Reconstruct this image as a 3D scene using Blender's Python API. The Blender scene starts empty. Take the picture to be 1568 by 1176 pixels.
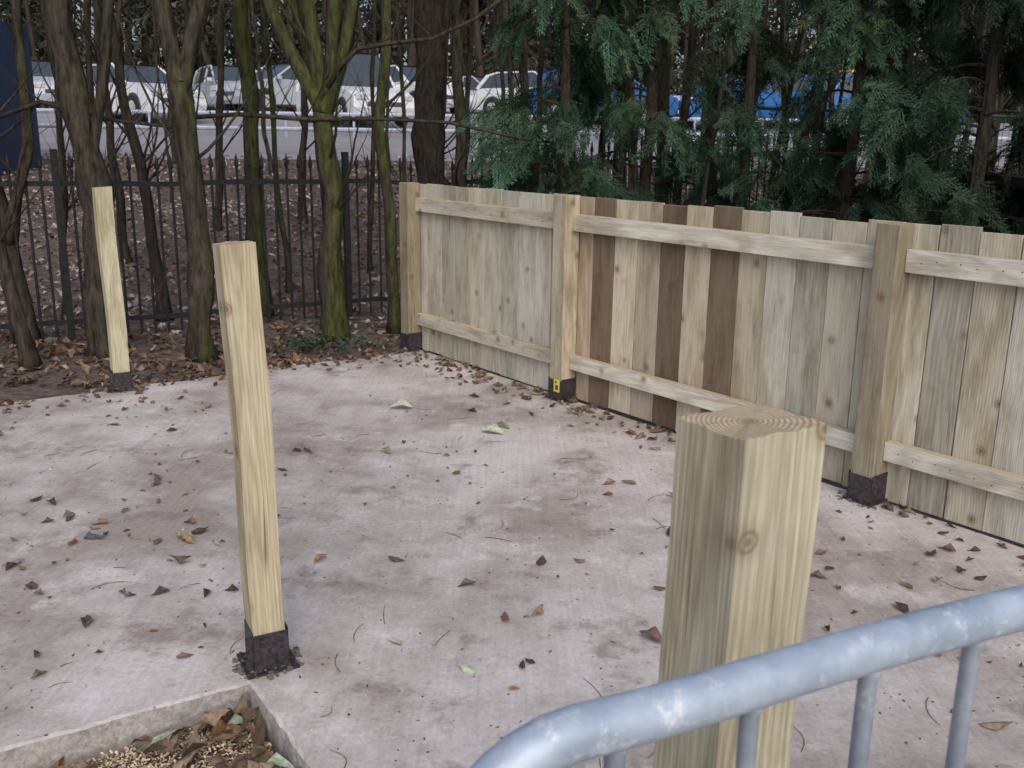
import bpy, math, random
import numpy as np
from mathutils import Vector, Matrix, noise
random.seed(7); rng=np.random.default_rng(11)
scene=bpy.context.scene
# ------------------------------------------------------------------ helpers
def link(o,parent=None):
    scene.collection.objects.link(o)
    if parent: o.parent=parent
    return o
def empty(name,loc=(0,0,0)):
    e=bpy.data.objects.new(name,None); e.empty_display_size=.2; link(e); e.location=loc
    return e
class MB:
    def __init__(s): s.v=[];s.f=[];s.t=[];s.pc=[];s.m=[]
    def add(s,vs,fs,tint=(1,1,1),pcs=None,mi=0):
        b=len(s.v); s.v+= [tuple(v) for v in vs]; s.f+=[tuple(i+b for i in f) for f in fs]
        s.t+=[tint]*len(vs); s.pc+= [tuple(p) for p in (pcs if pcs is not None else vs)]
        s.m+=[mi]*len(fs)
    def box(s,c,ax,ay,az,sx,sy,sz,tint=(1,1,1),off=(0,0,0),mi=0,grain='z',jit=0,taper=0):
        c=Vector(c);ax=Vector(ax);ay=Vector(ay);az=Vector(az)
        vs=[];ps=[]
        for k in (-.5,.5):
            for j,i in ((-.5,-.5),(-.5,.5),(.5,.5),(.5,-.5)):
                q=1-taper*(k+.5)
                p=c+ax*(i*sx*q)+ay*(j*sy*q)+az*(k*sz)
                if jit: p=p+Vector([random.uniform(-jit,jit) for _ in range(3)])
                l=(i*sx,j*sy,k*sz)
                if grain=='x': l=(l[1],l[2],l[0])
                vs.append(p);ps.append((l[0]+off[0],l[1]+off[1],l[2]+off[2]))
        s.add(vs,[(3,2,1,0),(4,5,6,7),(0,1,5,4),(1,2,6,5),(2,3,7,6),(3,0,4,7)],tint,ps,mi)
    def tube(s,pts,rad,n=8,tint=(1,1,1),cap=True,mi=0,wob=0):
        pts=[Vector(p) for p in pts]; vs=[];fs=[]
        up=Vector((.13,.21,.97)); prev=None
        for i,p in enumerate(pts):
            d=(pts[min(i+1,len(pts)-1)]-pts[max(i-1,0)])
            if d.length<1e-9: d=Vector((0,0,1))
            d.normalize()
            if prev is None:
                a=d.cross(up)
                if a.length<.1: a=d.cross(Vector((1,0,0)))
            else: a=prev-d*prev.dot(d)
            a.normalize(); b=d.cross(a); prev=a
            for k in range(n):
                t=2*math.pi*k/n; r=rad[i]
                if wob: r*=1+wob*noise.noise(Vector((p.x*6+math.cos(t)*1.3,p.y*6+math.sin(t)*1.3,p.z*3)))
                vs.append(p+a*(math.cos(t)*r)+b*(math.sin(t)*r))
        for i in range(len(pts)-1):
            for k in range(n):
                fs.append((i*n+k,i*n+(k+1)%n,(i+1)*n+(k+1)%n,(i+1)*n+k))
        if cap:
            fs.append(tuple(range(n))[::-1]); fs.append(tuple((len(pts)-1)*n+k for k in range(n)))
        s.add(vs,fs,tint,None,mi)
    def make(s,name,mats,parent=None,smooth=False,bevel=0,loc=None):
        me=bpy.data.meshes.new(name)
        vv=s.v
        if loc is not None: vv=[(a-loc[0],b-loc[1],c-loc[2]) for a,b,c in s.v]
        me.from_pydata(vv,[],s.f)
        for m in (mats if isinstance(mats,(list,tuple)) else [mats]): me.materials.append(m)
        me.polygons.foreach_set('material_index',s.m)
        if smooth: me.polygons.foreach_set('use_smooth',[True]*len(s.f))
        a=me.attributes.new('tint','FLOAT_COLOR','POINT')
        a.data.foreach_set('color',np.array([(x[0],x[1],x[2],1) for x in s.t],dtype=np.float32).ravel())
        a=me.attributes.new('pc','FLOAT_VECTOR','POINT')
        a.data.foreach_set('vector',np.array(s.pc,dtype=np.float32).ravel())
        me.update()
        o=bpy.data.objects.new(name,me); link(o,parent)
        if loc is not None: o.location=loc
        if bevel:
            b=o.modifiers.new('b','BEVEL'); b.width=bevel; b.segments=2; b.limit_method='ANGLE'
        return o
# ------------------------------------------------------------------ node helper
class NT:
    def __init__(s,name):
        s.mat=bpy.data.materials.new(name); s.mat.use_nodes=True; s.n=s.mat.node_tree; s.n.nodes.clear()
        s.out=s.node('ShaderNodeOutputMaterial'); s.b=s.node('ShaderNodeBsdfPrincipled')
        s.l(s.b.outputs[0],s.out.inputs[0])
    def node(s,t,**k):
        x=s.n.nodes.new(t)
        for a,b in k.items(): setattr(x,a,b)
        return x
    def l(s,a,b): s.n.links.new(a,b)
    def setv(s,sock,v):
        if hasattr(v,'is_linked'): s.l(v,sock)
        elif isinstance(v,(tuple,list)) and len(v)==3 and sock.type=='RGBA': sock.default_value=(*v,1)
        else: sock.default_value=v
    def attr(s,n,o='Color'):
        x=s.node('ShaderNodeAttribute'); x.attribute_name=n; return x.outputs[o]
    def obj(s): return s.node('ShaderNodeTexCoord').outputs['Object']
    def map(s,v,sc=(1,1,1),rot=(0,0,0),loc=(0,0,0)):
        x=s.node('ShaderNodeMapping'); s.l(v,x.inputs[0]); x.inputs['Scale'].default_value=sc
        x.inputs['Rotation'].default_value=rot; x.inputs['Location'].default_value=loc; return x.outputs[0]
    def noise(s,v,scale,detail=4,rough=.55,out='Fac'):
        x=s.node('ShaderNodeTexNoise'); s.l(v,x.inputs['Vector']); x.inputs['Scale'].default_value=scale
        x.inputs['Detail'].default_value=detail; x.inputs['Roughness'].default_value=rough; return x.outputs[out]
    def ramp(s,f,stops):
        x=s.node('ShaderNodeValToRGB'); s.l(f,x.inputs[0]); r=x.color_ramp
        while len(r.elements)<len(stops): r.elements.new(.5)
        for e,(p,c) in zip(r.elements,stops):
            e.position=p; e.color=(*c,1) if isinstance(c,tuple) else (c,c,c,1)
        return x.outputs[0]
    def mix(s,f,a,b,mode='MIX'):
        x=s.node('ShaderNodeMix',data_type='RGBA',blend_type=mode)
        s.setv(x.inputs[0],f); s.setv(x.inputs[6],a); s.setv(x.inputs[7],b); return x.outputs[2]
    def math(s,op,a,b=0.0,clamp=False):
        x=s.node('ShaderNodeMath',operation=op,use_clamp=clamp); s.setv(x.inputs[0],a); s.setv(x.inputs[1],b); return x.outputs[0]
    def vmath(s,op,a,b):
        x=s.node('ShaderNodeVectorMath',operation=op); s.setv(x.inputs[0],a); s.setv(x.inputs[1],b); return x.outputs[0]
    def nz(s):
        geo=s.node('ShaderNodeNewGeometry'); sx=s.node('ShaderNodeSeparateXYZ'); s.l(geo.outputs['True Normal'],sx.inputs[0]); return sx.outputs[2]
    def bump(s,h,strength=.3,dist=.01):
        x=s.node('ShaderNodeBump'); s.l(h,x.inputs['Height']); x.inputs['Strength'].default_value=strength
        x.inputs['Distance'].default_value=dist; s.l(x.outputs[0],s.b.inputs['Normal'])
    def fin(s,col,rough=.7,metal=0,spec=.3):
        s.setv(s.b.inputs['Base Color'],col); s.setv(s.b.inputs['Roughness'],rough)
        s.setv(s.b.inputs['Metallic'],metal); s.b.inputs['Specular IOR Level'].default_value=spec
        return s.mat
# ------------------------------------------------------------------ materials
def wood_mat():
    n=NT('treated_timber'); pc=n.attr('pc','Vector'); t=n.attr('tint')
    d=n.noise(n.map(pc,(5,5,1.3)),1,1,.5,'Color')
    d2=n.vmath('SUBTRACT',d,(.5,.5,.5)); d3=n.vmath('MULTIPLY',d2,(.055,.055,.055))
    pv=n.vmath('ADD',pc,d3); pv=n.map(pv,(1,1,.05))
    w=n.node('ShaderNodeTexWave',wave_type='RINGS',rings_direction='Z',wave_profile='SAW'); n.l(pv,w.inputs['Vector'])
    w.inputs['Scale'].default_value=46; w.inputs['Distortion'].default_value=.6; w.inputs['Detail'].default_value=1
    fib=n.noise(n.map(pc,(230,230,6)),1,2,.65)
    top=n.math('GREATER_THAN',n.nz(),.9)
    g=n.ramp(w.outputs['Fac'],[(0,.68),(.7,1.05),(1,.76)])
    col=n.mix(.7,t,g,'MULTIPLY')
    col=n.mix(.7,col,n.ramp(fib,[(.25,.56),(.7,1.14)]),'MULTIPLY')
    st=n.noise(n.map(pc,(11,11,2.4)),1,4,.7)
    col=n.mix(n.ramp(st,[(.46,0.0),(.64,.8)]),col,n.mix(1,col,(.64,.60,.53),'MULTIPLY'))
    col=n.mix(n.ramp(st,[(.28,.8),(.45,0.0)]),col,n.mix(1,col,(1.08,1.12,1.16),'MULTIPLY'))
    ck=n.noise(n.map(pc,(75,75,1.6),loc=(5,2,1)),1,1,.5)
    col=n.mix(n.ramp(ck,[(.21,.8),(.28,0.0)]),col,(.10,.08,.055))
    v=n.node('ShaderNodeTexVoronoi',feature='F1'); n.l(n.vmath('ADD',pc,n.vmath('MULTIPLY',d2,(.03,.03,.05))),v.inputs['Vector'])
    v.inputs['Scale'].default_value=7.0
    sc=n.node('ShaderNodeSeparateColor'); n.l(v.outputs['Color'],sc.inputs[0])
    gate=n.math('GREATER_THAN',sc.outputs[0],.22)
    k=n.ramp(v.outputs['Distance'],[(.055,1.0),(.08,.40),(.105,.85),(.14,.30),(.26,0.0)])
    col=n.mix(n.math('MULTIPLY',n.math('MULTIPLY',k,gate),.8),col,(.15,.095,.05))
    eg=n.mix(n.ramp(w.outputs['Fac'],[(0.0,1.0),(.3,.1),(.6,.15),(1.0,1.0)]),(.68,.54,.36),(.19,.12,.065))
    eg=n.mix(.8,eg,n.ramp(n.noise(pc,150,3,.75),[(.3,.6),(.7,1.12)]),'MULTIPLY')
    ctr=n.node('ShaderNodeVectorMath',operation='LENGTH'); n.l(n.map(pc,(1,1,0)),ctr.inputs[0])
    eg=n.mix(n.ramp(ctr.outputs['Value'],[(.005,.9),(.018,0.0)]),eg,(.14,.09,.05))
    col=n.mix(n.math('MULTIPLY',top,.85),col,n.mix(.2,eg,t))
    n.bump(n.math('ADD',n.math('MULTIPLY',fib,1.0),n.math('MULTIPLY',w.outputs['Fac'],.8)),.5,.0015)
    return n.fin(col,.85,0,.15)
WOOD=wood_mat()
def concrete_mat():
    n=NT('concrete_slab'); p=n.obj()
    med=n.noise(n.map(p,loc=(7,3,1)),1.5,5,.66); fine=n.noise(p,55,3,.75); 
    broom=n.noise(n.map(p,(60,2.2,1),rot=(0,0,math.radians(-33))),1,2,.6)
    col=n.mix(n.ramp(med,[(.38,0.0),(.51,.5),(.62,1.0)]),(.63,.59,.58),(.37,.325,.30))
    sm=n.noise(n.map(p,loc=(11,5,2)),3.4,5,.72)
    col=n.mix(n.ramp(sm,[(.54,0.0),(.67,.72)]),col,(.25,.205,.18))
    col=n.mix(n.ramp(sm,[(.30,.8),(.44,0.0)]),col,(.70,.665,.665))
    col=n.mix(.6,col,n.ramp(fine,[(.3,.70),(.5,1.0),(.72,1.20)]),'MULTIPLY')
    col=n.mix(.4,col,n.ramp(broom,[(.3,.82),(.7,1.12)]),'MULTIPLY')
    v=n.node('ShaderNodeTexVoronoi'); n.l(p,v.inputs['Vector']); v.inputs['Scale'].default_value=22
    pit=n.ramp(v.outputs['Distance'],[(.06,1.0),(.12,0.0)])
    col=n.mix(n.math('MULTIPLY',pit,n.ramp(sm,[(.46,0.0),(.55,1.0)])),col,(.15,.12,.10))
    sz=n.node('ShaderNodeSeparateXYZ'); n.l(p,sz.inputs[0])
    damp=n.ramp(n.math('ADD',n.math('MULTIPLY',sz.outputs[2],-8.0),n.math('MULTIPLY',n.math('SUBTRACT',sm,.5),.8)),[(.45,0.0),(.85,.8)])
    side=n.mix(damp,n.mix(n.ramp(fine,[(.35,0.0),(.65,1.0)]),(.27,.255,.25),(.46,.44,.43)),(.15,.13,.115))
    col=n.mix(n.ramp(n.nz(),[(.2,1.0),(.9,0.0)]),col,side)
    n.bump(n.math('ADD',n.math('MULTIPLY',fine,.9),n.math('MULTIPLY',broom,.8)),.45,.007)
    return n.fin(col,.75,0,.25)
CONC=concrete_mat()
def ground_mat():
    n=NT('leafy_soil'); p=n.obj()
    a=n.noise(p,1.1,3,.65); b=n.noise(p,14,4,.75)
    col=n.mix(a,(.055,.043,.038),(.14,.11,.098))
    col=n.mix(n.ramp(b,[(.4,0.0),(.7,.8)]),col,(.25,.20,.18))
    n.bump(b,.8,.03)
    return n.fin(col,.9,0,.1)
GROUND=ground_mat()
def asphalt_mat():
    n=NT('asphalt'); p=n.obj()
    a=n.noise(n.map(p,(.5,1.6,1)),1,3,.6)
    col=n.mix(a,(.18,.17,.18),(.42,.40,.42))
    return n.fin(col,.6,0,.4)
ASPH=asphalt_mat()
def tint_mat(name,rough=.8,var=.35,scale=30,spec=.2,trans=0):
    n=NT(name); p=n.obj(); t=n.attr('tint'); b=n.noise(p,scale,1,.6)
    col=n.mix(1,t,n.ramp(b,[(.3,1-var),(.7,1+var)]),'MULTIPLY')
    return n.fin(col,rough,0,spec)
LEAF=tint_mat('dead_leaf',.7,.3,60)
NEEDLE=tint_mat('conifer_foliage',.7,.4,3,.15)
def bark_mat(name,moss):
    n=NT(name); p=n.obj(); t=n.attr('tint')
    f=n.noise(n.map(p,(30,30,7)),1,3,.65); m=n.noise(n.map(p,(3,3,1.2)),1,3,.6)
    col=n.mix(n.ramp(f,[(.3,0.0),(.7,1.0)]),(.016,.013,.011),(.085,.072,.058))
    geo=n.node('ShaderNodeNewGeometry'); sx=n.node('ShaderNodeSeparateXYZ'); n.l(geo.outputs['Normal'],sx.inputs[0])
    side=n.math('ADD',n.math('MULTIPLY',sx.outputs[0],.22),n.math('MULTIPLY',sx.outputs[1],-.15))
    st=n.node('ShaderNodeSeparateColor'); n.l(t,st.inputs[0])
    fac=n.math('ADD',n.math('ADD',m,side),st.outputs[0])
    g=n.mix(n.ramp(f,[(.3,0.0),(.7,1.0)]),(.022,.028,.011),(.092,.108,.036))
    col=n.mix(n.ramp(n.math('SUBTRACT',fac,.55),[(.25,0.0),(.55,.92)]),col,g)
    n.bump(f,.8,.018)
    return n.fin(col,.9,0,.1)
BARK=bark_mat('mossy_bark',0)
def plain(name,col,rough=.5,metal=0,var=.2,scale=12,spec=.5,bump=0):
    n=NT(name); p=n.obj(); b=n.noise(p,scale,2,.6)
    c=n.mix(1,col,n.ramp(b,[(.3,1-var),(.7,1+var)]),'MULTIPLY')
    if bump: n.bump(b,bump,.003)
    return n.fin(c,rough,metal,spec)
IRON=plain('black_painted_iron',(.02,.022,.026),.6,0,.4,20,.3)
SHOE=plain('dark_steel_shoe',(.040,.035,.042),.45,0,.7,60,.45,.5)
def galv_mat():
    n=NT('galvanised_tube'); p=n.obj()
    a=n.noise(p,16,4,.7); b=n.noise(n.map(p,loc=(3,3,3)),30,5,.8)
    col=n.mix(n.ramp(a,[(.35,0.0),(.65,1.0)]),(.34,.42,.53),(.50,.59,.71))
    col=n.mix(n.ramp(b,[(.55,0.0),(.68,.75)]),col,(.82,.86,.92))
    col=n.mix(n.ramp(b,[(.30,.6),(.37,0.0)]),col,(.22,.22,.22))
    n.bump(b,.3,.0012)
    return n.fin(col,n.ramp(a,[(.3,.38),(.7,.6)]),.25,.5)
GALV=galv_mat()
# ------------------------------------------------------------------ terrain
def tz(x,y):
    if y<9: z=-.085-.035*max(0,min(1,(5-y)/1.5))
    elif y<30: z=-.085+(y-9)/21*2.17
    else: z=2.085
    w=max(0,min(1,(y-6.4)/2))*max(0,min(1,(19.5-y)/3))
    z+=w*(.10*noise.noise(Vector((x*.5,y*.5,0)))+.04*noise.noise(Vector((x*2,y*2,3))))
    return z
xs=[-600,-250,-90,-50]+list(np.arange(-30,30.01,.5))+[50,90,250,600]
ys=[-300,-60,-10]+list(np.arange(-4,20,.4))+[20,22,24,26,28,30,60,120,300,700]
m=MB(); V=[(x,y,tz(x,y)) for y in ys for x in xs]; W=len(xs)
F=[(j*W+i,j*W+i+1,(j+1)*W+i+1,(j+1)*W+i) for j in range(len(ys)-1) for i in range(W-1)]
m.add(V,F); m.make('ground',GROUND,smooth=True)
m=MB(); yy=[19.6,22,24,26,28,30,47]
V=[(x,y,tz(x,y)+.006) for y in yy for x in (-60,60)]
m.add(V,[(2*j,2*j+1,2*j+3,2*j+2) for j in range(len(yy)-1)]); m.make('car_park_road',ASPH)
# ------------------------------------------------------------------ slab
D=Vector((.616,-.788,0)).normalized(); Nf=Vector((.788,.616,0)).normalized()
P1=Vector((-.743,6.94,0)); P2=Vector((.301,5.625,0)); P3=Vector((1.562,4.0,0)); P4=P3+D*2.05; P5=P4+D*2.05
K=Vector((-.745,2.471,0)); EB=Vector((.545,-.838,0)).normalized(); EA=Vector((-.853,-.522,0)).normalized()
A1=K+EA*7; B1=K+EB*6
FD=Vector((.826,.564,0)).normalized(); F0=Vector((-2.94,5.34,0))
fL=F0-FD*6; fR=Vector((-.80,6.84,0))
poly=[K,B1,B1+Nf*2.3,P5+D*1+Nf*.055,P1+Nf*.055+D*.0-D*.08,fR,Vector((-1.6,6.30,0)),F0,fL,A1]
def inpoly(x,y,pl):
    c=False;j=len(pl)-1
    for i in range(len(pl)):
        a,b=pl[i],pl[j]
        if (a.y>y)!=(b.y>y) and x<(b.x-a.x)*(y-a.y)/(b.y-a.y)+a.x: c=not c
        j=i
    return c
pp=[]
for i,a in enumerate(poly):
    b=poly[(i+1)%len(poly)]; L=(b-a).length; far=i in (4,5,6,7); near=i in (0,9)
    nseg=max(1,int(L/.08)) if far else max(1,int(L/(.03 if near else .15)))
    dd=(b-a).normalized(); nn=Vector((dd.y,-dd.x,0)); amp=.03 if far else (.005 if near else .003)
    for k in range(nseg):
        q=a+(b-a)*(k/nseg)
        if k: q=q+nn*amp*(noise.noise(q*3.3)*2+(noise.noise(q*19) if near else 0))
        pp.append(q)
m=MB(); n_=len(pp)
V=[];
for zz,ins in ((0,0.012),(-.006,0.003),(-.03,0.0),(-.07,-.003),(-.25,0.0)):
    for i,p in enumerate(pp):
        a=pp[i-1];b=pp[(i+1)%n_]; dd=(b-a).normalized(); inn=Vector((-dd.y,dd.x,0))
        j=noise.noise(Vector((p.x*14,p.y*14,zz*40)))*.006 if zz<0 else noise.noise(p*23)*.008
        q=p+inn*(ins+j); V.append((q.x,q.y,zz))
F=[tuple(range(n_))]
for r_ in range(4): F+=[(r_*n_+i,r_*n_+n_+i,r_*n_+n_+(i+1)%n_,r_*n_+(i+1)%n_) for i in range(n_)]
m.add(V,F)
slab=m.make('concrete_slab',CONC)
me=slab.data
if me.polygons[0].normal.z<0: me.flip_normals()
# ------------------------------------------------------------------ post shoes
def shoe(mb,c,ax,ay,w,h=.14,mi=1,flange=True,plate=.03):
    t=.0025
    Z=Vector((0,0,1)); c=Vector((c[0],c[1],0))
    for s,a,b in ((1,ax,ay),(-1,ax,ay),(1,ay,ax),(-1,ay,ax)):
        ln=w+2*t if a is ax else w
        hh=h*(1 if a is ax else .93)
        mb.box(c+a*(s*(w/2+t/2+.0008))+Z*(hh/2+.004),a,b,Z,t,ln,hh,mi=mi)
    mb.box(c+Z*.004,ax,ay,Z,w+plate,w+plate,.005,mi=mi)
    for i in (-1,1):
        for j in (-1,1):
            e=w/2+plate*.3
            q=c+ax*(i*e)+ay*(j*e)
            mb.tube([q+Z*.006,q+Z*.014],[.0055,.0055],6,mi=mi)
    if flange:
        q=c-ax*(w/2+.012)-ay*(w/2-.004); mb.box(q+Z*(h*.55),ax,ay,Z,.022,.003,h*.8,mi=mi)
    for s in (-.25,.25):
        q=c-ay*(w/2+t+.002)+ax*(s*w)+Z*h*.7; mb.tube([q,q-ay*.004],[.006,.005],8,mi=mi)
YEL=plain('yellow_sticker',(.75,.6,.06),.5,0,.15)
BLU=plain('blue_sticker',(.05,.07,.30),.5,0,.15)
DIRT=plain('mortar_crumbs',(.15,.135,.125),.9,0,.5,80)
def crumbs(mb,c,n,R,mi):
    for _ in range(n):
        a=random.uniform(0,6.28); r=R*(.5+.6*random.random()**1.3); s=random.uniform(.002,.011)
        q=Vector((c[0]+math.cos(a)*r,c[1]+math.sin(a)*r,s*.3))
        mb.box(q,Vector((math.cos(a),math.sin(a),0)),Vector((-math.sin(a),math.cos(a),0)),Vector((0,0,1)),s*1.5,s,s*.7,mi=mi,jit=s*.3)
def solo_post(c,rotdeg,w,h,tint,lean=(0,0),pith=(0,0),sh=.14):
    mb=MB(); r=math.radians(rotdeg); ax=Vector((math.cos(r),math.sin(r),0)); ay=Vector((-math.sin(r),math.cos(r),0))
    az=Vector((lean[0],lean[1],1))
    zb=.03; n=14
    vs=[];ps=[]
    m4=5
    per=[]
    cor=[(-.5,-.5),(.5,-.5),(.5,.5),(-.5,.5)]
    for k in range(4):
        a,b=cor[k],cor[(k+1)%4]
        for q in range(m4): u=q/m4; per.append((a[0]+(b[0]-a[0])*u,a[1]+(b[1]-a[1])*u))
    NP=len(per)
    for i in range(n+1):
        z=zb+(h-zb)*i/n; f=min(1,i/4); o=Vector((.004*math.sin(i*.5+c[0]*3),.004*math.cos(i*.4+c[1]),0))*f
        for a,b in per:
            cn=.0022*noise.noise(Vector((a*7,b*7,z*9+c[0]*5)))*f
            tip=(.005*(a-b)+random.uniform(-.002,.002)) if i==n else 0
            p=Vector((c[0],c[1],0))+az*(z+tip)+ax*(a*(w+cn))+ay*(b*(w+cn))+o
            vs.append(p); ps.append((a*w+pith[0],b*w+pith[1],z+c[0]*7))
    fs=[(i*NP+k,i*NP+(k+1)%NP,i*NP+NP+(k+1)%NP,i*NP+NP+k) for i in range(n) for k in range(NP)]
    vs.append(Vector((c[0],c[1],0))+az*(h+.001)+Vector((.004*math.sin(n*.5+c[0]*3),.004*math.cos(n*.4+c[1]),0))); ps.append((pith[0],pith[1],h+c[0]*7))
    ci=len(vs)-1
    fs+=[tuple(range(NP))[::-1]]+[(n*NP+k,n*NP+(k+1)%NP,ci) for k in range(NP)]
    mb.add(vs,fs,tint,ps)
    shoe(mb,(c[0]+lean[0]*.07,c[1]+lean[1]*.07),ax,ay,w+.004,h=sh,plate=.055); crumbs(mb,c,230,w*1.0,2)
    return mb.make('wooden_post',[WOOD,SHOE,DIRT],bevel=.003)
solo_post((-.715,2.585,0),28,.094,1.245,(.60,.53,.375),(-.022,.0),(.012,.02),.125)
solo_post((-2.38,5.70,0),32,.094,1.21,(.62,.58,.42),(-.010,.0),(.02,.03),.12)
solo_post((.289,1.121,0),28,.124,1.20,(.59,.545,.41),(-.003,0),(.006,.004))
# ------------------------------------------------------------------ timber fence
fence=empty('timber_fence')
mbp=MB();mbr=MB();mbb=MB();mbs=MB()
Z=Vector((0,0,1)); w=.108
for i,P in enumerate((P1,P2,P3,P4,P5)):
    h=1.205+random.uniform(-.006,.01)
    tint=[(.35,.30,.215),(.58,.52,.39),(.38,.335,.25),(.5,.43,.28),(.5,.43,.28)][i]
    mbp.box(P+Z*(.03+(h-.03)/2),D,Nf,Z,w,w,h-.03,tint,(i*.7+.02,.03,i*1.7))
    shoe(mbs,P,D,Nf,w+.003,.13,0,flange=False); crumbs(mbs,P,100,w,1)
q=P2-Nf*(w/2+.0085)+Z*.085
mbs.box(q+D*.022+Z*.008,D,Nf,Z,.05,.003,.075,mi=2); mbs.box(q+D*.024-Z*.002,D,Nf,Z,.026,.005,.03,mi=3)
mbs.box(q+D*.016+Z*.03-Nf*.0,D,Nf,Z,.018,.005,.012,mi=3)
posts=(P1,P2,P3,P4,P5)
PALE=[(.67,.645,.545),(.56,.55,.47),(.64,.59,.465),(.55,.555,.48),(.74,.72,.63),(.58,.535,.42),(.68,.65,.535),(.50,.485,.41)]
BR=(.27,.195,.145); LT=(.79,.71,.55)
bay2=[(.50,.40,.30),BR,LT,(.60,.52,.41),(.22,.165,.125),(.68,.60,.46),(.27,.205,.15),(.58,.52,.40),(.74,.72,.62),(.59,.575,.49),(.64,.60,.49),(.60,.56,.44)]
for b in range(4):
    a,c=posts[b],posts[b+1]; L=(c-a).length; s0=w/2+.002
    for zc,hh in ((1.055,.095),(.235,.085)):
        ln=L-2*s0; mid=(a+c)/2
        dz=random.uniform(-.008,.008)
        mbr.box(mid+Nf*.032+Z*(zc+dz),D,Nf,Z,ln,.05,hh,[(.64,.60,.49),(.75,.72,.62),(.73,.71,.63),(.6,.55,.4)][b],(random.uniform(-.05,.05)+b,.05+random.uniform(0,.05),b*3.1+zc),grain='x')
    nb=12 if b else 10
    s=-.03 if b==0 else 0.0; tot=L-s; 
    ws=[tot/nb*random.uniform(.88,1.12) for _ in range(nb)] if b!=1 else [tot/nb*random.uniform(.96,1.04) for _ in range(nb)]
    k_=tot/sum(ws); ws=[x*k_ for x in ws]
    for j in range(nb):
        cw=ws[j]; cen=a+D*(s+cw/2); s+=cw
        tint=bay2[j] if b==1 else random.choice(PALE)
        if b==0: tint=tuple(x*.93 for x in tint)
        kk=random.uniform(.88,1.05); tint=tuple(x*kk for x in tint)
        zt=1.20+random.uniform(-.012,.012); zb=.004+random.uniform(-.004,.006)
        ang=random.uniform(-.004,.004); az=(Z+D*ang).normalized()
        th=.018; mbb.box(cen+Nf*(.0595+th/2+random.uniform(0,.004))+Z*((zt+zb)/2),D,Nf,az,cw-random.uniform(.002,.006),th,zt-zb,tint,(random.uniform(-.04,.04)+j*1.3,random.uniform(.03,.09)+b*2,random.random()*9))
        for zc in (1.055,.235):
            for e in (-.3,.3):
                q=cen+D*(cw*e)+Nf*(.004)+Z*(zc+random.uniform(-.015,.015)); 
                mbs.tube([q+Nf*.004,q+Nf*.0015],[.0028,.0028],6,mi=0)
mbp.make('posts',WOOD,fence,bevel=.004); mbr.make('rails',WOOD,fence,bevel=.003); mbb.make('boards',WOOD,fence,bevel=.002)
mbs.make('post_shoes',[SHOE,DIRT,YEL,BLU],fence)
# ------------------------------------------------------------------ crowd barrier
m=MB(); rd=Vector((.902,.432,0)).normalized(); R0=Vector((.2075,.7358,1.08)); 
sL=-.285; Rb=.115; up=Vector((0,0,1)); r=.0215
pts=[R0+rd*2.05]
x=2.0
while x>sL+Rb+.02: pts.append(R0+rd*x+Vector((0,0,.0025*math.sin(x*9)))); x-=.06
for k in range(9):
    a=math.pi/2*k/8; pts.append(R0+rd*(sL+Rb-Rb*math.sin(a))-up*(Rb-Rb*math.cos(a)))
pts.append(R0+rd*sL-up*.5); pts.append(R0+rd*sL-up*1.05)
m.tube(pts,[r]*len(pts),20)
m.tube([R0+rd*(sL+.01)-up*.83,R0+rd*2.05-up*.83],[.016]*2,14)
m.tube([R0+rd*2.05,R0+rd*2.05-up*1.05],[r]*2,16)
s=.001-.135
while s<2.0:
    q=R0+rd*s; m.tube([q-up*.012,q-up*.024,q-up*.027,q-up*.82],[.0125,.011,.0088,.0088],12); s+=.1355
fd=Vector((-rd.y,rd.x,0))
for s in (sL+.0,2.05):
    q=R0+rd*s-up*1.05; m.tube([q-fd*.28-up*.0,q-fd*.2+up*.03,q+fd*.2+up*.03,q+fd*.28],[.017]*4,10)
m.make('crowd_barrier',GALV,smooth=True)
# ------------------------------------------------------------------ iron railings
m=MB(); Q0=Vector((-2.95,7.74,0)); qd=Vector((.857,.516,0)).normalized(); qn=Vector((-qd.y,qd.x,0))
s=-7.0; i=0
while s<7.5:
    q=Q0+qd*s; g=tz(q.x,q.y); h=1.40
    if i%22==17:
        m.box(q+Z*(g+.72),qd,qn,Z,.05,.05,1.5)
    else:
        q0=q+Z*(g+.03); m.tube([q0,q0+Z*(h-.10),q0+Z*(h-.08),q0+Z*(h-.05),q0+Z*(h+.02)],[.0105,.0105,.019,.016,.001],6)
    s+=.105; i+=1
s=-7.0
while s<7.4:
    a=Q0+qd*s; b=Q0+qd*(s+.6)
    for hz in (.16,1.22):
        m.box((a+b)/2+Z*((tz(a.x,a.y)+tz(b.x,b.y))/2+hz),(b-a+Z*(tz(b.x,b.y)-tz(a.x,a.y))).normalized(),qn,Z,.605,.012,.04)
    s+=.6
m.make('iron_railings',IRON)
# ------------------------------------------------------------------ green mesh fence, far right
m=MB(); a0=Vector((2.1,11.2,0)); a1=Vector((7.2,10.2,0)); fdir=(a1-a0).normalized(); L=(a1-a0).length
s=0
while s<L:
    q=a0+fdir*s; g=tz(q.x,q.y); m.tube([q+Z*g,q+Z*(g+1.75)],[.003,.003],3,cap=False); s+=.06
for k in range(13):
    zz=.1+k*.135; m.tube([a0+Z*(tz(a0.x,a0.y)+zz),a1+Z*(tz(a1.x,a1.y)+zz)],[.003 if k<12 else .02]*2,4)
for k in range(4):
    q=a0+fdir*(k*L/3.2); g=tz(q.x,q.y); m.tube([q+Z*(g-.1),q+Z*(g+1.85)],[.03,.03],8)
m.make('green_mesh_fence',plain('green_wire_coating',(.05,.09,.06),.5))
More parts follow.
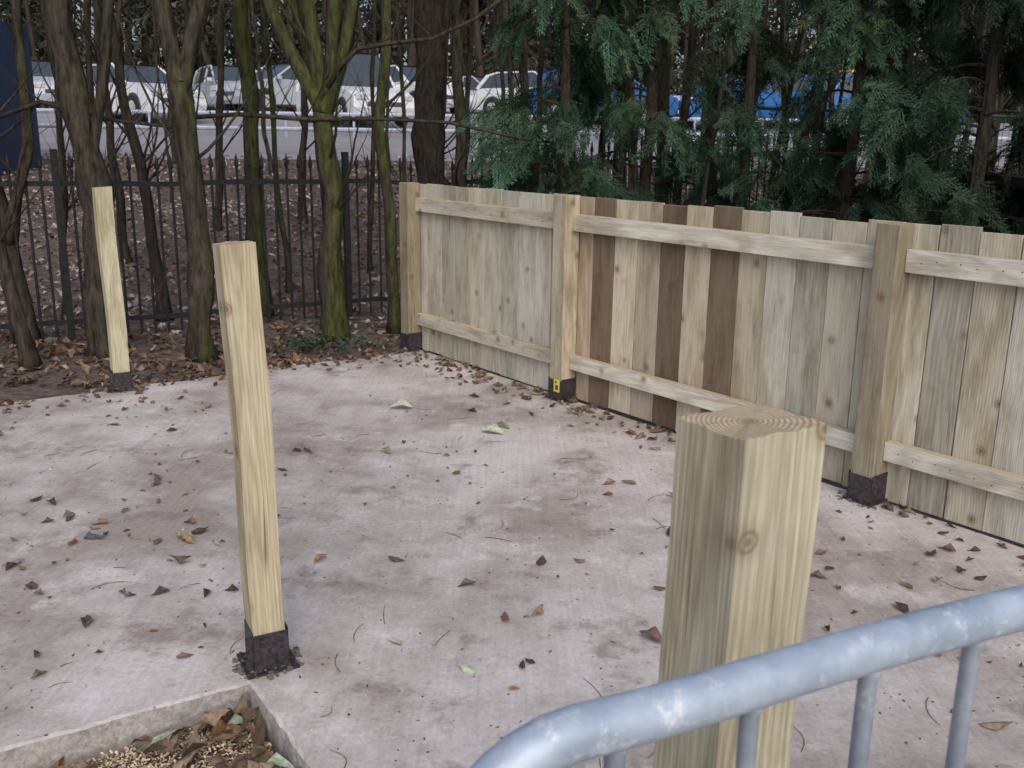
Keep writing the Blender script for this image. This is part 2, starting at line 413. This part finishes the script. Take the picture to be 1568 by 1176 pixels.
# ------------------------------------------------------------------ trees
def grow(mb,p,d,L,r,depth,tint,droop=0):
    n=6; pts=[p];rad=[r]; q=p.copy(); dd=d.copy()
    for i in range(n):
        dd=(dd+Vector((random.gauss(0,.09),random.gauss(0,.09),random.gauss(0,.05)+.07-droop))).normalized()
        q=q+dd*(L/n); pts.append(q.copy()); rad.append(r*(1-.75*(i+1)/n))
        if depth>0 and random.random()<.6:
            nd=(dd+Vector((random.gauss(0,.5),random.gauss(0,.5),random.gauss(.15,.25)))).normalized()
            grow(mb,q.copy(),nd,L*random.uniform(.35,.6),rad[-1]*.6,depth-1,tint,droop)
    mb.tube(pts,rad,6 if r>.012 else 3,tint,cap=False)
def tree(paths,moss,name='bare_tree',crown=2,extra=3,hl=3):
    mb=MB(); t=(moss,0,0); base=tuple(paths[0][0][0])
    for pts,r0,r1 in paths:
        P=[Vector(p) for p in pts]; Q=[]
        for i in range(len(P)-1):
            for k in range(6):
                u=k/6; v=P[i].lerp(P[i+1],u); v=v+Vector((noise.noise(v*1.6),noise.noise(v*1.6+Vector((9,9,9))),0))*.05; Q.append(v)
        Q.append(P[-1]); n=len(Q)
        R=[(r0+(r1-r0)*i/(n-1))*(1+.10*noise.noise(Vector((Q[i].x*3,Q[i].y*3,Q[i].z*5)))) for i in range(n)]
        if pts[0][2]<.8: R[0]*=1.5;R[1]*=1.2; R[2]*=1.06
        mb.tube(Q,R,14,t,wob=.38)
        for _ in range(extra):
            i=random.randint(n//3,n-1); a=random.uniform(0,6.28)
            grow(mb,Q[i].copy(),Vector((math.cos(a),math.sin(a),random.uniform(.5,1.4))).normalized(),random.uniform(.5,1.3),min(.014,R[i]*.3),1,t)
        for _ in range(3):
            grow(mb,Q[-1].copy(),Vector((random.gauss(0,.35),random.gauss(0,.35),1)).normalized(),hl,R[-1]*.85,crown,t)
    return mb.make(name,BARK,smooth=True,loc=base)
random.seed(21)
tree([([(-2.98,6.95,-.1),(-3.0,6.95,.6),(-2.99,6.95,1.3),(-3.06,6.95,1.95),(-3.2,6.95,3.4)],.12,.075),([(-3.0,6.95,1.1),(-2.80,7.0,2.1),(-2.7,7.1,3.2)],.04,.03)],.06)
tree([([(-2.22,6.86,-.1),(-2.24,6.86,.6),(-2.27,6.86,1.2),(-2.28,6.86,1.85)],.085,.070),([(-2.28,6.86,1.8),(-2.36,6.86,2.4),(-2.5,6.8,3.6)],.055,.04),([(-2.28,6.86,1.78),(-2.12,6.9,2.4),(-2.0,7.0,3.6)],.05,.035)],.14)
tree([([(-2.28,8.65,-.1),(-2.3,8.65,.8),(-2.28,8.65,1.7),(-2.33,8.65,2.6),(-2.3,8.7,3.8)],.085,.06)],.38)
tree([([(-1.455,7.63,-.1),(-1.46,7.63,.5),(-1.44,7.63,1.1),(-1.46,7.63,1.68)],.095,.080),([(-1.46,7.63,1.6),(-1.54,7.63,2.4),(-1.60,7.6,3.8)],.06,.045),([(-1.46,7.63,1.6),(-1.36,7.65,2.4),(-1.3,7.7,3.8)],.058,.045)],.38)
tree([([(-.99,7.94,-.1),(-1.0,7.94,.9),(-1.06,7.94,1.7),(-1.03,7.94,2.6),(-.98,7.94,3.8)],.048,.035)],.38)
tree([([(-.9,11,0),(-.92,11,1.3),(-.95,11,2.6),(-.8,11,4.2)],.19,.13)],-.05)
tree([([(-.52,9.2,-.1),(-.50,9.2,1),(-.53,9.2,2),(-.6,9.2,3.6)],.065,.045)],.15)
tree([([(-3.75,7.3,-.1),(-3.8,7.3,.8),(-3.95,7.3,1.7),(-4.1,7.3,3.2)],.075,.05),([(-3.78,7.3,.7),(-3.6,7.3,1.4),(-3.55,7.3,2.8)],.045,.03)],.10)
tree([([(-3.35,6.5,-.1),(-3.42,6.5,.6),(-3.62,6.5,1.6),(-3.7,6.5,3.2)],.05,.035)],.0)
tree([([(-3.1,8.4,-.1),(-3.15,8.4,.9),(-3.3,8.4,1.9),(-3.35,8.4,3.2)],.05,.035)],.05,extra=8)
for px,y,r,ln,ms in ((-.43,9.5,.035,.1,0),(-.40,11,.05,-.1,.1),(-.335,10,.03,.1,.2),(-.305,12.5,.05,.2,0),(-.235,9.6,.03,-.12,.3),(-.215,13,.05,.1,.1),(-.15,10.5,.028,.1,.2),(-.105,9.2,.022,-.1,.2),(-.085,13,.06,.2,.1),(-.06,10,.03,.15,.1),(-.47,8.3,.03,.15,.0),(-.18,12,.03,-.2,.1)):
    x=px*y; z=tz(x,y)-.1
    tree([([(x,y,z),(x+ln*.4,y,z+1),(x+ln*.8,y,z+1.9),(x+ln*1.5,y,z+3.6)],r,r*.7)],ms,crown=2,extra=8,hl=2.2)
for k in range(50):
    y=random.uniform(9.3,19); x=random.uniform(-.52,.55)*y
    if -.5<x/y<-.03 and random.random()<.62: continue
    z=tz(x,y)-.1; r=random.choice([.02,.03,.04,.05,.07]); ln=random.uniform(-.12,.12)
    tree([([(x,y,z),(x+ln,y,z+1.2),(x+ln*1.6,y,z+2.6),(x+ln*2.6,y,z+4.2)],r,r*.65)],random.uniform(-.1,.3),crown=2,extra=4,hl=2.4)
for px,y,r,ln,ms in ((.16,10,.05,.1,0),(.205,9.2,.05,-.12,.2),(.27,9.6,.045,.25,.1),(.13,8.8,.03,-.2,.1),(.31,9.3,.04,.3,.1),(.24,8.7,.03,.3,.2),(.085,9.5,.04,.05,.0),(.36,9.4,.05,.1,0),(.18,8.4,.022,.2,.1),(.29,8.6,.025,-.25,.1),(.225,9.9,.03,.15,.1)):
    x=px*y; z=tz(x,y)-.1
    tree([([(x,y,z),(x+ln*.4,y,z+1),(x+ln*.8,y,z+1.9),(x+ln*1.5,y,z+3.6)],r,r*.7)],ms,crown=2,extra=9,hl=2.2)
m=MB()
def limb(pts,r0,r1,t=.15):
    P=[Vector(p) for p in pts]; n=len(P); m.tube(P,[r0+(r1-r0)*i/(n-1) for i in range(n)],8,(t,0,0),wob=.2)
    for i in range(1,n):
        for _ in range(1): grow(m,P[i].copy(),Vector((random.gauss(.2,.5),random.gauss(0,.4),random.uniform(.1,.9))).normalized(),.5,r1*.6,1,(t,0,0))
limb([(-1.40,7.5,1.86),(-1.28,7.45,2.02),(-1.15,7.4,2.13),(-.9,7.4,2.17),(-.6,7.35,2.2),(-.3,7.3,2.33),(0.0,7.3,2.55)],.02,.012,.1)
limb([(-2.6,7.6,1.62),(-2.1,7.6,1.66),(-1.6,7.55,1.63),(-1.0,7.6,1.64),(-.5,7.6,1.62),(.1,7.6,1.5)],.019,.012,.1)
limb([(-3.9,7.2,1.55),(-3.4,7.2,1.72),(-2.9,7.2,1.60),(-2.4,7.2,1.55)],.018,.012,.0)
m.make('low_tree_branches',BARK,smooth=True)
# ------------------------------------------------------------------ conifers
def spray_template():
    V=[];F=[]
    def leaf(p,d,nrm,l,w):
        b=len(V); s=d.cross(nrm).normalized()*w
        V.extend([p,p+d*l*.45+s,p+d*l,p+d*l*.45-s]); F.append((b,b+1,b+2,b+3))
    n=13; L=.34
    for i in range(n):
        u=(i+.5)/n; p=Vector((u*L,0,-.22*u*u*L*1.6))
        for sg in (-1,1):
            sl=.11*(1-u*.75)*random.uniform(.6,1.3)
            d=Vector((.75,sg*.75,-.15-.3*u+random.gauss(0,.15))).normalized()
            for k in range(4):
                q=p+d*(sl*(k+.3)/4)
                s2=(-1,1)[k%2]
                dl=(d+Vector((.25,s2*.6,random.gauss(0,.3)))).normalized()
                leaf(q,dl,Vector((random.gauss(0,.4),random.gauss(0,.4),1)).normalized(),.042*random.uniform(.6,1.3),.0050)
            leaf(p,d,Vector((0,random.gauss(0,.3),1)),sl*1.1,.004)
    return np.array([tuple(v) for v in V]),np.array(F)
random.seed(5)
T=[spray_template() for _ in range(4)]
def bake(name,inst,mat,templ,loc):
    vs=[];fs=[];ts=[];b=0
    for (k,M,p,c) in inst:
        v=templ[k][0]@M.T+p; vs.append(v); fs.append(templ[k][1]+b); b+=len(v); ts.append(np.repeat([c],len(v),0))
    vs=np.concatenate(vs)-np.array(loc); fs=np.concatenate(fs); ts=np.concatenate(ts)
    me=bpy.data.meshes.new(name); me.from_pydata(vs.tolist(),[],fs.tolist()); me.materials.append(mat)
    a=me.attributes.new('tint','FLOAT_COLOR','POINT'); a.data.foreach_set('color',np.hstack([ts,np.ones((len(ts),1))]).astype(np.float32).ravel())
    o=bpy.data.objects.new(name,me); return o
def conifer(x,y,R,z0,H,nb,dens,dark=1.0,bare=0.0):
    z=tz(x,y); e=empty('conifer_tree',(x,y,z))
    mb=MB(); mb.tube([(0,0,-.1),(.03,.02,H*.4),(0,.03,H)],[.06,.045,.01],8,(-.2,0,0))
    inst=[]
    for i in range(nb):
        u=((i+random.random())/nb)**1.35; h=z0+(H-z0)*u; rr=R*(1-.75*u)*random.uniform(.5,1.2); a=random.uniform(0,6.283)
        d=Vector((math.cos(a),math.sin(a),.25)); p=Vector((0,0,h)); q=p+Vector((d.x*rr*.5,d.y*rr*.5,.14*rr)); e2=p+Vector((d.x*rr,d.y*rr,-.20*rr))
        pts=[]
        for k in range(6):
            t=k/5; pts.append(p*(1-t)**2+q*2*t*(1-t)+e2*t*t)
        mb.tube(pts,[.012*(1-k/6.5) for k in range(6)],4,(-.2,0,0),cap=False)
        bs=random.uniform(.6,1.3)
        for k in range(dens):
            t=random.uniform(.25,1.0)**.8; pos=p*(1-t)**2+q*2*t*(1-t)+e2*t*t
            aa=a+random.gauss(0,.65); pitch=random.uniform(.1,1.15)
            sc=random.uniform(.6,1.15)
            M=Matrix.Rotation(aa,3,'Z')@Matrix.Rotation(pitch,3,'Y')@Matrix.Rotation(random.gauss(0,.6),3,'X')
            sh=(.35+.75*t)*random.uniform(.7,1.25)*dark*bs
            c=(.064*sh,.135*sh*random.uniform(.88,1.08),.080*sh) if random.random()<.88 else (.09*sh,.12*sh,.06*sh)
            inst.append((random.randrange(4),np.array(M)*sc,np.array(pos)+rng.normal(0,.05,3),c))
    o=bake('foliage',inst,NEEDLE,T,(0,0,0)); link(o,e)
    mb.make('trunk',BARK,e)
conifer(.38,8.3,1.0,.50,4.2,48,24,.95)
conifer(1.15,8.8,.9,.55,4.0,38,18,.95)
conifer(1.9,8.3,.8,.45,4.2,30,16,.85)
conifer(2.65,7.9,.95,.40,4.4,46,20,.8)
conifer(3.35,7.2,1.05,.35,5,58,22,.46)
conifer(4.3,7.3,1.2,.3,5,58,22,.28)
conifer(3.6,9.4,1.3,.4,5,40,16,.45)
# ------------------------------------------------------------------ leaves
def leaf_t():
    a=random.uniform(.3,1.6)*random.choice((1,1,-1)); b=random.uniform(-.5,.9)
    P=[(-.5,0),(-.15,0),(.22,0),(.58,0)]+[(-.32,.2),(-.02,.32),(.30,.19)]+[(-.32,-.2),(-.02,-.32),(.30,-.19)]
    V=[]
    for x,y in P:
        x+=random.gauss(0,.03); yy=y*random.uniform(.75,1.2); V.append((x,yy*(1-.25*abs(a)),a*yy*yy*2+b*x*x+random.gauss(0,.02)))
    F=[(0,1,4),(4,1,5),(1,2,5),(5,2,6),(2,3,6),(0,7,1),(7,8,1),(1,8,2),(8,9,2),(2,9,3)]
    V=np.array(V); V[:,2]-=V[:,2].min(); return V,np.array(F)
LT_=[leaf_t() for _ in range(16)]
def rotm(tilt=.35): 
    return np.array(Matrix.Rotation(random.uniform(0,6.28),3,'Z')@Matrix.Rotation(random.gauss(0,tilt),3,'Y')@Matrix.Rotation(random.gauss(0,tilt),3,'X'))
LC=[(.15,.10,.07),(.20,.135,.09),(.10,.07,.05),(.25,.18,.13),(.33,.26,.205),(.12,.085,.065),(.22,.11,.06),(.075,.055,.042),(.16,.12,.09)]
inst=[];n=0
while n<14000:
    y=6+14*random.random()**1.15; x=random.uniform(-.62,.62)*y
    if inpoly(x,y,poly) : continue
    if (Vector((x,y,0))-P1).dot(Nf)>.0 and y<8 and random.random()<.7: continue
    s=random.uniform(.045,.09)*(1+.02*y); c=random.choice(LC)
    if y>7.8 and random.random()<.65:
        if noise.noise(Vector((x*.7,y*.5,1)))>-.12: c=random.choice([(.50,.44,.43),(.40,.34,.32),(.33,.27,.25)])
    inst.append((random.randrange(16),rotm(.4)*s,np.array((x,y,tz(x,y)+random.uniform(.0,.03))),c)); n+=1
for _ in range(190): # ivy
    x=random.gauss(-1.45,.25);y=random.gauss(7.15,.12)
    if inpoly(x,y,poly): continue
    inst.append((random.randrange(16),rotm(.5)*.055,np.array((x,y,tz(x,y)+random.uniform(.03,.10))),(.04,.07,.04)))
o=bake('leaf_litter',inst,LEAF,LT_,(0,0,0)); link(o)
inst=[]
def sl(x,y,s,c,t=.2): inst.append((random.randrange(16),rotm(t)*s,np.array((x,y,.003+s*.02)),c))
GR=(.24,.32,.18);GG=(.40,.47,.34)
n=0
while n<260:
    y=.9+6*random.random(); x=random.uniform(-.6,.6)*y
    if not inpoly(x,y,poly) or (Vector((x,y,0))-P1).dot(Nf)>-.02: continue
    if noise.noise(Vector((x*1.1,y*1.1,8)))<-.05 : continue
    sl(x,y,random.choice((.02,.025,.03,.04,.055,.07)),random.choice(LC[:4]+LC[5:]),.15); n+=1
for _ in range(560):
    s=random.uniform(.0,6.0); q=P1+D*s-Nf*abs(random.gauss(.0,.15))+Nf*.03
    if 1.6<s<1.75 : continue
    if random.random()<math.exp(-s*.3): sl(q.x,q.y,random.uniform(.03,.08),random.choice(LC),.3)
for _ in range(240):
    s=random.uniform(0,6.5); q=fR-FD*s; q=q+Vector((FD.y,-FD.x,0))*abs(random.gauss(0,.12))
    sl(q.x,q.y,random.uniform(.03,.075),random.choice(LC),.3)
for x,y,s,c in ((-.63,5.35,.13,GG),(-.10,4.9,.13,GG),(-.05,5.0,.09,GR),(.28,6.05,.12,GR),(-.12,2.55,.06,GG),(.10,2.9,.07,(.30,.2,.14)),(1.32,2.3,.09,(.33,.27,.18)),(1.25,2.36,.07,(.1,.075,.06)),
  (1.58,2.4,.1,(.22,.15,.10)),(1.85,2.75,.13,(.3,.26,.16)),(1.9,2.7,.09,(.2,.25,.13)),(-.35,2.7,.06,(.42,.38,.3)),(.02,2.45,.05,(.45,.24,.12)),(-.62,4.55,.08,(.25,.2,.1)),(-.25,4.25,.08,(.25,.22,.1)),
  (-1.6,3.45,.09,(.12,.13,.15)),(-1.66,3.4,.07,(.4,.18,.07)),(-.42,3.3,.07,(.10,.10,.11)),(-.15,3.1,.07,(.11,.11,.11)),(-1.25,3.45,.1,(.33,.25,.13)),(-1.2,3.25,.08,(.10,.08,.07)),(-.7,3.3,.08,(.33,.20,.13)),(.45,2.75,.09,(.15,.10,.08)),(.5,2.6,.04,(.1,.08,.07))):
    sl(x,y,s,c)
o=bake('fallen_leaves',inst,LEAF,LT_,(0,0,0)); link(o)
m=MB()
for _ in range(1200):
    y=.9+6*random.random()**1.2; x=random.uniform(-.6,.6)*y
    if not inpoly(x,y,poly): continue
    s=random.uniform(.001,.005); a=random.uniform(0,3.14)
    m.box((x,y,s*.3),Vector((math.cos(a),math.sin(a),0)),Vector((-math.sin(a),math.cos(a),0)),Z,s*random.uniform(1,3),s,s*.7,random.choice([(.08,.06,.05),(.14,.11,.09),(.2,.14,.09),(.6,.56,.54)]),jit=s*.2)
for _ in range(110):
    y=1.2+5.5*random.random(); x=random.uniform(-.55,.55)*y
    if not inpoly(x,y,poly): continue
    a=random.uniform(0,6.28); L=random.uniform(.03,.15); d=Vector((math.cos(a),math.sin(a),0)); e=Vector((-d.y,d.x,0))*random.gauss(0,.2)*L; q=Vector((x,y,.003))
    m.tube([q+d*(L*u)+e*(4*u*(1-u)) for u in (0,.2,.4,.6,.8,1)],[.0013,.0013,.0012,.0011,.001,.0006],4,random.choice([(.14,.10,.08),(.22,.16,.12)]))
m.make('twigs_and_grit',LEAF)
# wood chips and leaves in the lower strip beside the slab
inst=[];
chipT=[(np.array([(-.5,-.2,0),(.5,-.25,.05),(.45,.22,0),(-.45,.2,.08)]),np.array([(0,1,2,3)])) for _ in range(3)]
n=0
while n<24000:
    s=random.uniform(0,2.2); t=random.uniform(0,.6)
    q=K+EA*s*.8+EB*t
    if inpoly(q.x,q.y,poly): continue
    inst.append((random.randrange(3),rotm(.5)*random.uniform(.005,.014),np.array((q.x,q.y,tz(q.x,q.y)+random.uniform(.004,.03)+.03*max(0,noise.noise(q*5)))),random.choice([(.68,.56,.38),(.60,.49,.33),(.74,.64,.47),(.68,.57,.41),(.42,.31,.20)]))); n+=1
o=bake('wood_chips',inst,LEAF,chipT,(0,0,0)); link(o)
inst=[];n=0
while n<100:
    s=random.expovariate(6); t=random.uniform(0.02,.6); q=K+EA*(s+.02)+EB*t
    if inpoly(q.x,q.y,poly): continue
    inst.append((random.randrange(16),rotm(.5)*random.uniform(.05,.11),np.array((q.x,q.y,tz(q.x,q.y)+random.uniform(.03,.08))),random.choice(LC+[(.22,.30,.16),(.36,.44,.33),(.36,.44,.33)]))); n+=1
n=0
while n<40:
    s=random.uniform(0,1.3); t=abs(random.gauss(0,.08)); q=K+EA*s+EB*(t+.01)
    if inpoly(q.x,q.y,poly): continue
    inst.append((random.randrange(16),rotm(.5)*random.uniform(.03,.07),np.array((q.x,q.y,tz(q.x,q.y)+random.uniform(.03,.05))),random.choice(LC))); n+=1
o=bake('leaf_pile',inst,LEAF,LT_,(0,0,0)); link(o)
# ------------------------------------------------------------------ cars
GLASS=plain('car_glass',(.06,.075,.09),.12,0,.1,3,.6); TYRE=plain('tyre',(.02,.02,.02),.8); CHR=plain('lamp_lens',(.7,.7,.72),.2,.3)
RED=plain('tail_lamp',(.4,.02,.02),.3)
def car(x,y,ang,col,H=1.45,L=4.2,van=False):
    P=plain('car_paint',col,.3,.1,.05,2,.5); m=MB(); W=1.74
    def prism(prof,w0,w1f,mi):
        n=len(prof); V=[(a,-h,b) for a,b,h in prof]+[(a,h,b) for a,b,h in prof]
        m.add(V,[tuple(range(n)),tuple(range(2*n-1,n-1,-1))]+[(i,i+n,(i+1)%n+n,(i+1)%n) for i in range(n)],mi=mi)
    w=W/2; l=L/2
    body=[(-l+.05,.25,w-.05),(-l,.5,w-.03),(-l+.04,.85,w-.05),(-l+.35,.93,w-.06),(l-1.15,.95,w-.06),(l-.35,.80,w-.07),(l-.04,.66,w-.08),(l,.42,w-.06),(l-.08,.22,w-.06)]
    prism(body,0,0,0)
    if van: cab=[(-l+.1,.9,w-.08),(-l+.18,H-.05,w-.2),(-l+.4,H,w-.22),(l-1.9,H,w-.22),(l-1.2,.93,w-.1)]
    else: cab=[(-l+.15,.9,w-.08),(-l+.5,H-.12,w-.2),(-l+.85,H-.03,w-.23),(l-2.0,H-.02,w-.23),(l-1.15,.93,w-.1)]
    prism(cab,0,0,1)
    rf=[(a+(0),b+.012,h-.0) for a,b,h in cab[1:4]]
    m.add([(rf[0][0]-.02,-rf[0][2]-.015,rf[0][1]),(rf[1][0],-rf[1][2]-.01,rf[1][1]+.015),(rf[2][0]+.05,-rf[2][2]-.01,rf[2][1]+.01),
           (rf[0][0]-.02,rf[0][2]+.015,rf[0][1]),(rf[1][0],rf[1][2]+.01,rf[1][1]+.015),(rf[2][0]+.05,rf[2][2]+.01,rf[2][1]+.01)],[(0,1,4,3),(1,2,5,4)],mi=0)
    def pil(a,b,r=.035):
        for s in (-1,1): m.tube([(a[0],s*(a[2]+.01),a[1]),(b[0],s*(b[2]+.01),b[1])],[r,r],6,mi=0)
    pil(cab[0],cab[1],.07);pil(cab[1],cab[2],.04);pil(cab[2],cab[3],.03);pil(cab[3],cab[4],.035)
    mx=(cab[1][0]+cab[4][0])/2; pil((mx,.93,w-.09),(mx,H-.03,w-.23),.03)
    for wx in (-l+.75,l-.8):
        for s in (-1,1):
            m.tube([(wx,s*(w-.2),.31),(wx,s*(w+.0),.31)],[.31,.31],18,mi=2); m.tube([(wx,s*(w-.01),.31),(wx,s*(w+.012),.31)],[.19,.17],12,mi=3)
            m.tube([(wx,s*(w-.15),.33),(wx,s*(w-.035),.33)],[.36,.36],18,mi=1)
    for s in (-1,1):
        m.box((l-.1,s*(w-.28),.66),(1,0,0),(0,1,0),(0,0,1),.2,.3,.13,mi=3)
        m.box((-l+.03,s*(w-.2),.76),(1,0,0),(0,1,0),(0,0,1),.1,.2,.18,mi=4)
        m.box((l-1.25,s*(w+.03),.98),(1,0,0),(0,1,0),(0,0,1),.1,.16,.11,mi=0)
    m.box((l-.02,0,.5),(1,0,0),(0,1,0),(0,0,1),.06,.9,.12,mi=1); m.box((l+.01,0,.36),(1,0,0),(0,1,0),(0,0,1),.03,.5,.1,mi=3)
    m.box((-l-.0,0,.55),(1,0,0),(0,1,0),(0,0,1),.05,.5,.1,mi=3)
    o=m.make('parked_van' if van else 'parked_car',[P,GLASS,TYRE,CHR,RED],bevel=.03)
    o.location=(x,y,tz(x,y)+.008); o.rotation_euler=(0,0,math.radians(ang)); return o
WH=(.80,.83,.86);SI=(.52,.57,.63)
car(-10.2,27.0,-40,WH); car(-9.0,32,-60,SI); car(-7.0,30.5,-130,SI); car(-4.3,26.5,-60,WH,1.8,4.4,True); car(-3.2,31,-50,WH); car(-1.2,36,-40,SI)
car(-14.2,31,-60,SI); car(2.6,28,-20,(.03,.14,.40)); car(6.2,27.5,200,(.03,.15,.42)); car(10.8,30,20,(.75,.42,.04)); car(9.7,26.5,10,(.04,.16,.46)); car(.8,33,-30,WH); car(8.2,33,0,WH)
m=MB(); RAILM=plain('pale_rail_paint',(.46,.54,.64),.5,.2)
for yk in (20.0,23.5):
    for i in range(16):
        x=-15+i*1.6; m.tube([(x,yk,tz(x,yk)-.1),(x,yk,tz(x,yk)+.55)],[.03,.03],8)
    m.tube([(-16,yk,tz(0,yk)+.55),(10,yk,tz(0,yk)+.55)],[.045,.045],8)
m.make('knee_rail',RAILM)
# ------------------------------------------------------------------ left blue container, right dark shed
m=MB(); bl=plain('blue_steel',(.012,.025,.07),.6)
m.box((-11.2,17,2.0),(1,0,0),(0,1,0),(0,0,1),5,2.4,2.6)
for i in range(24): m.box((-13.6+i*.21,15.78,2.0),(1,0,0),(0,1,0),(0,0,1),.1,.05,2.4)
for sx in (-13.7,-8.72):
    m.box((sx,15.76,2.0),(1,0,0),(0,1,0),(0,0,1),.12,.12,2.66)
m.make('blue_container',bl)
m=MB(); dk=plain('dark_timber_cladding',(.02,.022,.025),.8)
m.box((5.4,6.9,.55),(1,0,0),(0,1,0),(0,0,1),3.2,2.0,1.3)
for i in range(16): m.box((3.9+i*.2,5.89,.55),(1,0,0),(0,1,0),(0,0,1),.17,.03,1.25)
m.box((5.4,6.9,1.25),(1,0,0),(0,1,0),(0,0,1),3.5,2.3,.08); m.box((5.4,5.72,1.20),(1,0,0),(0,1,0),(0,0,1),3.5,.06,.06,mi=1)
m.make('dark_shed',[dk,plain('grey_gutter',(.09,.09,.10),.5)])
# ------------------------------------------------------------------ distant woodland
random.seed(9); m=MB()
for k in range(230):
    y=random.uniform(48,66); x=random.uniform(-.75,.75)*y; r=random.uniform(.06,.28); z=2.0; ln=random.gauss(0,.5)
    m.tube([(x,y,z),(x+ln,y,z+5),(x+ln*2.2,y,z+13)],[r,r*.75,r*.3],6,(random.uniform(-.2,.1),0,0),cap=False)
    for j in range(9):
        h=random.uniform(1.5,11); a=random.uniform(0,6.28); L=random.uniform(1,3); p=Vector((x+ln*h/6,y,z+h))
        m.tube([p,p+Vector((math.cos(a),math.sin(a),.7))*L*.5,p+Vector((math.cos(a)*1.1,math.sin(a),1.1))*L],[r*.3,r*.2,.01],4,(-.1,0,0),cap=False)
m.make('distant_woodland',BARK)
inst=[]
bush=[]
for _ in range(4):
    V=rng.normal(0,1,(80,1,3)); V/=np.linalg.norm(V,axis=2,keepdims=True); V*=rng.uniform(.4,1,(80,1,1))
    q=V+rng.normal(0,.10,(80,4,3)); bush.append((q.reshape(-1,3),np.arange(320).reshape(80,4)))
for _ in range(2400):
    y=random.uniform(50,68); x=random.uniform(-.75,.75)*y; h=2.2+12*random.random()
    if noise.noise(Vector((x*.15,h*.25,4)))<-.22 and h>5.5: continue
    s=random.uniform(.7,1.6); sh=random.uniform(.5,1.3)
    inst.append((random.randrange(4),np.eye(3)*s,np.array((x,y,h)),random.choice([(.075*sh,.075*sh,.06*sh),(.10*sh,.085*sh,.075*sh),(.05*sh,.065*sh,.05*sh)])))
o=bake('woodland_undergrowth',inst,LEAF,bush,(0,0,0)); link(o)
# ------------------------------------------------------------------ light
w=bpy.data.worlds.new('World'); scene.world=w; w.use_nodes=True; nt=w.node_tree
sky=nt.nodes.new('ShaderNodeTexSky'); sky.sky_type='NISHITA'; sky.sun_disc=False
el=math.radians(42); az=math.radians(172)
sky.sun_elevation=el; sky.sun_rotation=az; sky.dust_density=4; sky.air_density=1; sky.ozone_density=1
bg=nt.nodes['Background']; nt.links.new(sky.outputs[0],bg.inputs[0]); bg.inputs[1].default_value=.14
sd=bpy.data.lights.new('sun','SUN'); sd.energy=.95; sd.angle=math.radians(60); sd.color=(1,.97,.93)
so=bpy.data.objects.new('sun',sd); link(so)
sv=Vector((math.sin(az)*math.cos(el),math.cos(az)*math.cos(el),math.sin(el)))
so.rotation_euler=sv.to_track_quat('Z','Y').to_euler(); so.location=(0,0,20)
# ------------------------------------------------------------------ camera
cd=bpy.data.cameras.new('camera'); cam=bpy.data.objects.new('camera',cd); link(cam); scene.camera=cam
cd.sensor_width=36; cd.lens=1480/1568*36; cd.clip_end=2000; cd.clip_start=.02
cd.dof.use_dof=True; cd.dof.focus_distance=3.2; cd.dof.aperture_fstop=11
th=math.radians(14.4); fw=Vector((0,math.cos(th),-math.sin(th))); rl=Vector((1,0,0)); ul=Vector((0,math.sin(th),math.cos(th)))
cr=(rl+ul*.014).normalized(); cu=(ul-rl*.014).normalized()
M=Matrix((cr,cu,-fw)).transposed().to_4x4(); M.translation=Vector((0,0,1.53)); cam.matrix_world=M
scene.view_settings.view_transform='Standard'; scene.view_settings.look='None'; scene.view_settings.exposure=0
